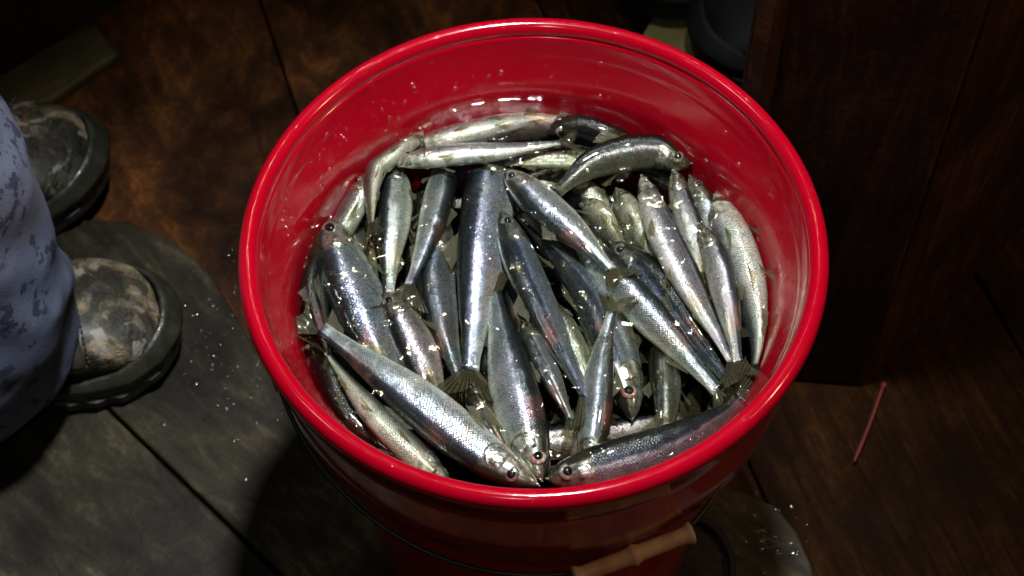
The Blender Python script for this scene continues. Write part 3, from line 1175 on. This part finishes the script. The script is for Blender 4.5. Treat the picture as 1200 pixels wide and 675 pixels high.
def make_boot(name, toe, direction, parent, length=.285, mirror=1, mats=('camo', 'olive_rubber', 'sole'), shaft=.20, zb=.012):
    """toe: floor point of the toe tip, direction: unit heel to toe"""
    d = Vector((direction[0], direction[1], 0)).normalized()
    sd = Vector((-d.y, d.x, 0)) * mirror
    o0 = Vector((toe[0], toe[1], zb)) - d * length
    heel = o0

    def P(s, lat, z):
        bend = .010 * math.sin(math.pi * s)
        return heel + d * (s * length) + sd * (lat + bend) + Vector((0, 0, z))
    ns, K = 40, 24
    ss_ = [0.5 - 0.5 * math.cos(math.pi * i / (ns - 1)) for i in range(ns)]
    # sole with a stepped side
    vs, fs = [], []
    prof_ = [(.97, .001), (1.02, .006), (1.03, .013), (1.0, .0145), (1.0, .0185), (1.02, .020), (1.02, .026), (.985, .029)]
    left_, right_ = [], []
    k2 = len(prof_)
    ring = [(s, 1) for s in ss_] + [(s, -1) for s in ss_[::-1]]
    for (s, sg) in ring:
        lug = .0012 * (1 if int(s * 26) % 2 else -1)
        for j, (wf, z) in enumerate(prof_):
            wv = boot_outline(s) * wf + (lug if j in (1, 2) else 0)
            lift = .012 * smoothstep((s - .78) / .22)
            vs.append(P(s + (.008 * (wf - 1) * 20 * (s - .5) * .2), sg * wv, z + lift))
    nn = len(ring)
    for i in range(nn):
        j = (i + 1) % nn
        for q in range(k2 - 1):
            fs.append((i * k2 + q, j * k2 + q, j * k2 + q + 1, i * k2 + q + 1))
    fs.append(tuple(i * k2 for i in range(nn))[::-1])
    fs.append(tuple(i * k2 + k2 - 1 for i in range(nn)))
    root = empty(name, heel) if parent is None else None
    base = parent if parent is not None else root
    bo = link('boot', mesh('boot', *upper(P, K, shaft)), M[mats[0]]) if False else None
    up_v, up_f = upper(P, K, shaft)
    bo = link('boot', mesh('boot', up_v, up_f), M[mats[0]])
    bo.parent = base
    bo.location = -Vector(base.location)
    sub = []
    sm = mesh('sole', vs, fs)
    bm_ = bmesh.new(); bm_.from_mesh(sm); bmesh.ops.recalc_face_normals(bm_, faces=bm_.faces[:]); bm_.to_mesh(sm); bm_.free()
    so = link('sole', sm, M[mats[2]], bo, smooth=False)
    # rubber rand round the toe
    vs, fs = [], []
    na_, nb_ = 27, 6
    for a in range(na_):
        e = -1 + 2 * a / (na_ - 1)
        # run along the outline from the side, round the toe
        s = 1 - .36 * abs(e) ** 1.6
        sg = math.copysign(1, e) if abs(e) > 1e-6 else 0
        for b in range(nb_):
            f = b / (nb_ - 1)
            top_h = .010 + .014 * (1 - abs(e)) ** .8
            wv = boot_outline(s) * (1.01 - .10 * f ** 1.6) * (1 if abs(e) > .04 else abs(e) / .04)
            z = .026 + (top_h - .006) * f + .010 * smoothstep((s - .78) / .22)
            sx = s - .040 * f ** 1.5 * (1 - abs(e) ** 1.5)
            vs.append(P(sx, sg * wv, z) + d * .004)
    for a in range(na_ - 1):
        for b in range(nb_ - 1):
            i0 = a * nb_ + b
            fs.append((i0, i0 + 1, i0 + nb_ + 1, i0 + nb_))
    tc = link('toe_cap', mesh('toe_cap', vs, fs), M[mats[1]], bo)
    sm_ = tc.modifiers.new('thick', 'SOLIDIFY'); sm_.thickness = .003; sm_.offset = 0
    return bo, P


def upper(P, K, shaft):
    """closed upper: foot sections from toe to instep, then rings turning up into the shaft"""
    vs, fs = [], []
    rings = []
    # foot rings: vertical sections leaning back progressively
    foot = [(1.0, .002, .030), (.985, .020, .044), (.955, .032, .056), (.91, .041, .064), (.86, .046, .070), (.80, .048, .074), (.73, .047, .079), (.66, .045, .087), (.59, .043, .099)]
    for s, w_, h in foot:
        ring = []
        for k in range(K):
            th = 2 * math.pi * k / K
            c, si = math.cos(th), math.sin(th)
            z = .024 + (h - .024) * (.5 + .5 * math.copysign(abs(si) ** .8, si))
            lat = w_ * math.copysign(abs(c) ** .75, c) * (1 - .30 * max(0, si) ** 2)
            lean = -.05 * max(0, si)
            ring.append(P(s + lean * .6, lat, z))
        rings.append(ring)
    # ankle and shaft rings (horizontal), foot turned up
    for z, cs, ra, rb in ((.105, .30, .090, .041), (.130, .275, .070, .042), (.160, .27, .064, .046), (.200, .27, .064, .050), (shaft, .27, .066, .052)):
        ring = []
        for k in range(K):
            th = 2 * math.pi * k / K
            c, si = math.cos(th), math.sin(th)
            # si=+1 -> front of the ankle, si=-1 -> heel
            zz = z if si > 0 else z + (0.024 - z) * (-si) * (1 if z < .12 else 0)
            ring.append(P(cs + ra * si / .305, rb * c, zz))
        rings.append(ring)
    # heel ring pulled between foot and ankle: join simply
    for r_ in rings:
        vs.extend(r_)
    for i in range(len(rings) - 1):
        for k in range(K):
            l = (k + 1) % K
            fs.append((i * K + k, i * K + l, (i + 1) * K + l, (i + 1) * K + k))
    fs.append(tuple(range(K))[::-1])
    b0 = (len(rings) - 1) * K
    fs.append(tuple(b0 + k for k in range(K)))
    return vs, fs


FOOT = [(1.0, .002, .030), (.985, .020, .044), (.955, .032, .056), (.91, .041, .064), (.86, .046, .070), (.80, .048, .074), (.73, .047, .079), (.66, .045, .087), (.59, .043, .099)]


def foot_pt(P, s, th, grow):
    xs = [f[0] for f in FOOT][::-1]
    w_ = float(np.interp(s, xs, [f[1] for f in FOOT][::-1])) + grow
    h = float(np.interp(s, xs, [f[2] for f in FOOT][::-1])) + grow
    c, si = math.cos(th), math.sin(th)
    z = .024 + (h - .024) * (.5 + .5 * math.copysign(abs(si) ** .8, si))
    lat = w_ * math.copysign(abs(c) ** .75, c) * (1 - .30 * max(0, si) ** 2)
    return P(s - .03 * max(0, si), lat, z)


def overlay(name, P, s0, s1, t0, t1, bow, mat, parent):
    vs, fs = [], []
    nu, nv = 5, 22
    for a in range(nu):
        for b in range(nv):
            f = b / (nv - 1)
            th = R(t0 + (t1 - t0) * f)
            s = s0 + (s1 - s0) * a / (nu - 1) + bow * math.sin(math.pi * f)
            edge = .0004 if a in (0, nu - 1) else .0022
            vs.append(foot_pt(P, s, th, edge + .0006 * math.sin(f * 37 + a)))
    for a in range(nu - 1):
        for b in range(nv - 1):
            fs.append((a * nv + b, a * nv + b + 1, (a + 1) * nv + b + 1, (a + 1) * nv + b))
    return link(name, mesh(name, vs, fs), mat, parent)


def seam(P, s, t0, t1, bow, mat, parent):
    for k in range(26):
        f0, f1 = k / 26, (k + .6) / 26
        if k == 0:
            vs, fs = [], []
        pts = [foot_pt(P, s + bow * math.sin(math.pi * f), R(t0 + (t1 - t0) * f), .0012) for f in (f0, f1)]
        v2, f2 = tube(pts, .0009, 5)
        b0 = len(vs)
        vs += v2
        fs += [tuple(i + b0 for i in q) for q in f2]
    return link('stitching', mesh('stitching', vs, fs), mat, parent)


def fix_normals(o):
    bm_ = bmesh.new(); bm_.from_mesh(o.data)
    bmesh.ops.recalc_face_normals(bm_, faces=bm_.faces[:])
    bm_.to_mesh(o.data); bm_.free()


toe1, toe2 = at(213, 385, .02), at(131, 200, .02)
dir1 = (at(213, 385) - at(60, 425)).normalized()
dir2 = (at(131, 200) - at(-20, 215)).normalized()
person = empty('person', (toe1 - dir1 * .2))
person.location.z = .012
tag(person, 'person in stained blue grey trousers and camouflage boots standing beside the pail', 'person')
LEGS = []
for toe, dr, mir in ((toe1, dir1, 1), (toe2, dir2, -1)):
    bo, P = make_boot('boot', toe, dr, person, mirror=mir)
    sb = bo.modifiers.new('smooth', 'SUBSURF'); sb.levels = 1; sb.render_levels = 2
    fix_normals(bo)
    overlay('vamp_strip', P, .715, .765, 5, 175, .030, M['olive_rubber'], bo)
    overlay('side_strip', P, .640, .660, 5, 175, .02, M['olive_rubber'], bo)
    seam(P, .775, 8, 172, .030, M['lace'], bo)
    seam(P, .705, 8, 172, .030, M['lace'], bo)
    # laces across the instep
    for j in range(4):
        s = .60 - .045 * j
        z = .098 + .012 * j
        pl_ = [P(s - .01, -.030, z - .018), P(s + .002, -.015, z + .001), P(s + .006, 0, z + .005), P(s + .002, .015, z + .001), P(s - .01, .030, z - .018)]
        v_, f_ = tube(spline([tuple(q) for q in pl_], 14)[0], .0022, 6)
        link('lace', mesh('lace', v_, f_), M['lace'], bo)
    LEGS.append(P)

# trousers: two legs meeting at the hips, one surface
def leg_path(P, knee_shift, hipx):
    a = P(.30, 0, .075)
    return a


hipc = Vector((-.45, .20, .90))
bm = bmesh.new()
def add_tube(pts, rads, seed):
    pts, _ = spline([tuple(p) for p in pts], 60)
    rr = np.interp(np.linspace(0, 1, 60), np.linspace(0, 1, len(rads)), rads)
    K = 72
    grid = []
    for i, p in enumerate(pts):
        z = p[2]
        row = []
        for k in range(K):
            th = 2 * math.pi * k / K
            fold = .013 * (.45 - abs(noise.noise(Vector((math.cos(th) * 1.1, math.sin(th) * 1.1 + z * 5, z * 14 + seed)))))  + .007 * noise.noise(Vector((math.cos(th) * 3, math.sin(th) * 3, z * 9 + seed)))
            r = rr[i] + fold
            row.append(bm.verts.new((p[0] + r * math.cos(th), p[1] + r * math.sin(th), z + .5 * fold)))
        grid.append(row)
    for i in range(len(grid) - 1):
        for k in range(K):
            l = (k + 1) % K
            bm.faces.new((grid[i][k], grid[i][l], grid[i + 1][l], grid[i + 1][k]))
    bm.faces.new(grid[0][::-1]); bm.faces.new(grid[-1])


add_tube([(-.408, .112, .062), (-.388, .102, .15), (-.386, .100, .30), (-.405, .095, .50), (-.44, .11, .88)], [.080, .076, .076, .080, .09, .10], 0.0)
add_tube([(-.500, .290, .062), (-.500, .292, .15), (-.490, .300, .30), (-.480, .300, .50), (-.46, .29, .88)], [.078, .076, .076, .080, .09, .10], 9.0)
add_tube([hipc + Vector((0, 0, -.05)), hipc + Vector((0, 0, .0)), hipc + Vector((0, 0, .08))], [.15, .165, .165], 4.0)
me = bpy.data.meshes.new('trousers')
bm.to_mesh(me); bm.free()
tro = link('trousers', me, M['denim'])
tro.parent = person
tro.location = -Vector(person.location)
rm = tro.modifiers.new('weld', 'REMESH'); rm.mode = 'VOXEL'; rm.voxel_size = .0045; rm.use_smooth_shade = True
smm = tro.modifiers.new('soft', 'SMOOTH'); smm.factor = .5; smm.iterations = 3

# black rubber boots of someone beyond the pail
def rubber_boot(toe, dr, lab, mir):
    r = empty('rubber_boot', toe - dr * .2)
    r.location.z = .017
    tag(r, lab, 'boot', 'black rubber boots beyond the pail')
    bo, P = make_boot('rubber_boot', toe, dr, r, mirror=mir, mats=('rubber', 'rubber', 'rubber'), shaft=.34, zb=.017)
    bo.name = 'upper'
    sb = bo.modifiers.new('smooth', 'SUBSURF'); sb.levels = 1; sb.render_levels = 2
    fix_normals(bo)


rubber_boot(at(768, 20, .03), Vector((-.35, -.94, 0)).normalized(), 'black rubber boot standing on the olive board coloured as lamplit, toe at its outer end', 1)
rubber_boot(at(812, 62, .03), Vector((-.97, -.22, 0)).normalized(), 'black rubber boot next to the plywood box corner', -1)

bpy.context.view_layer.update()
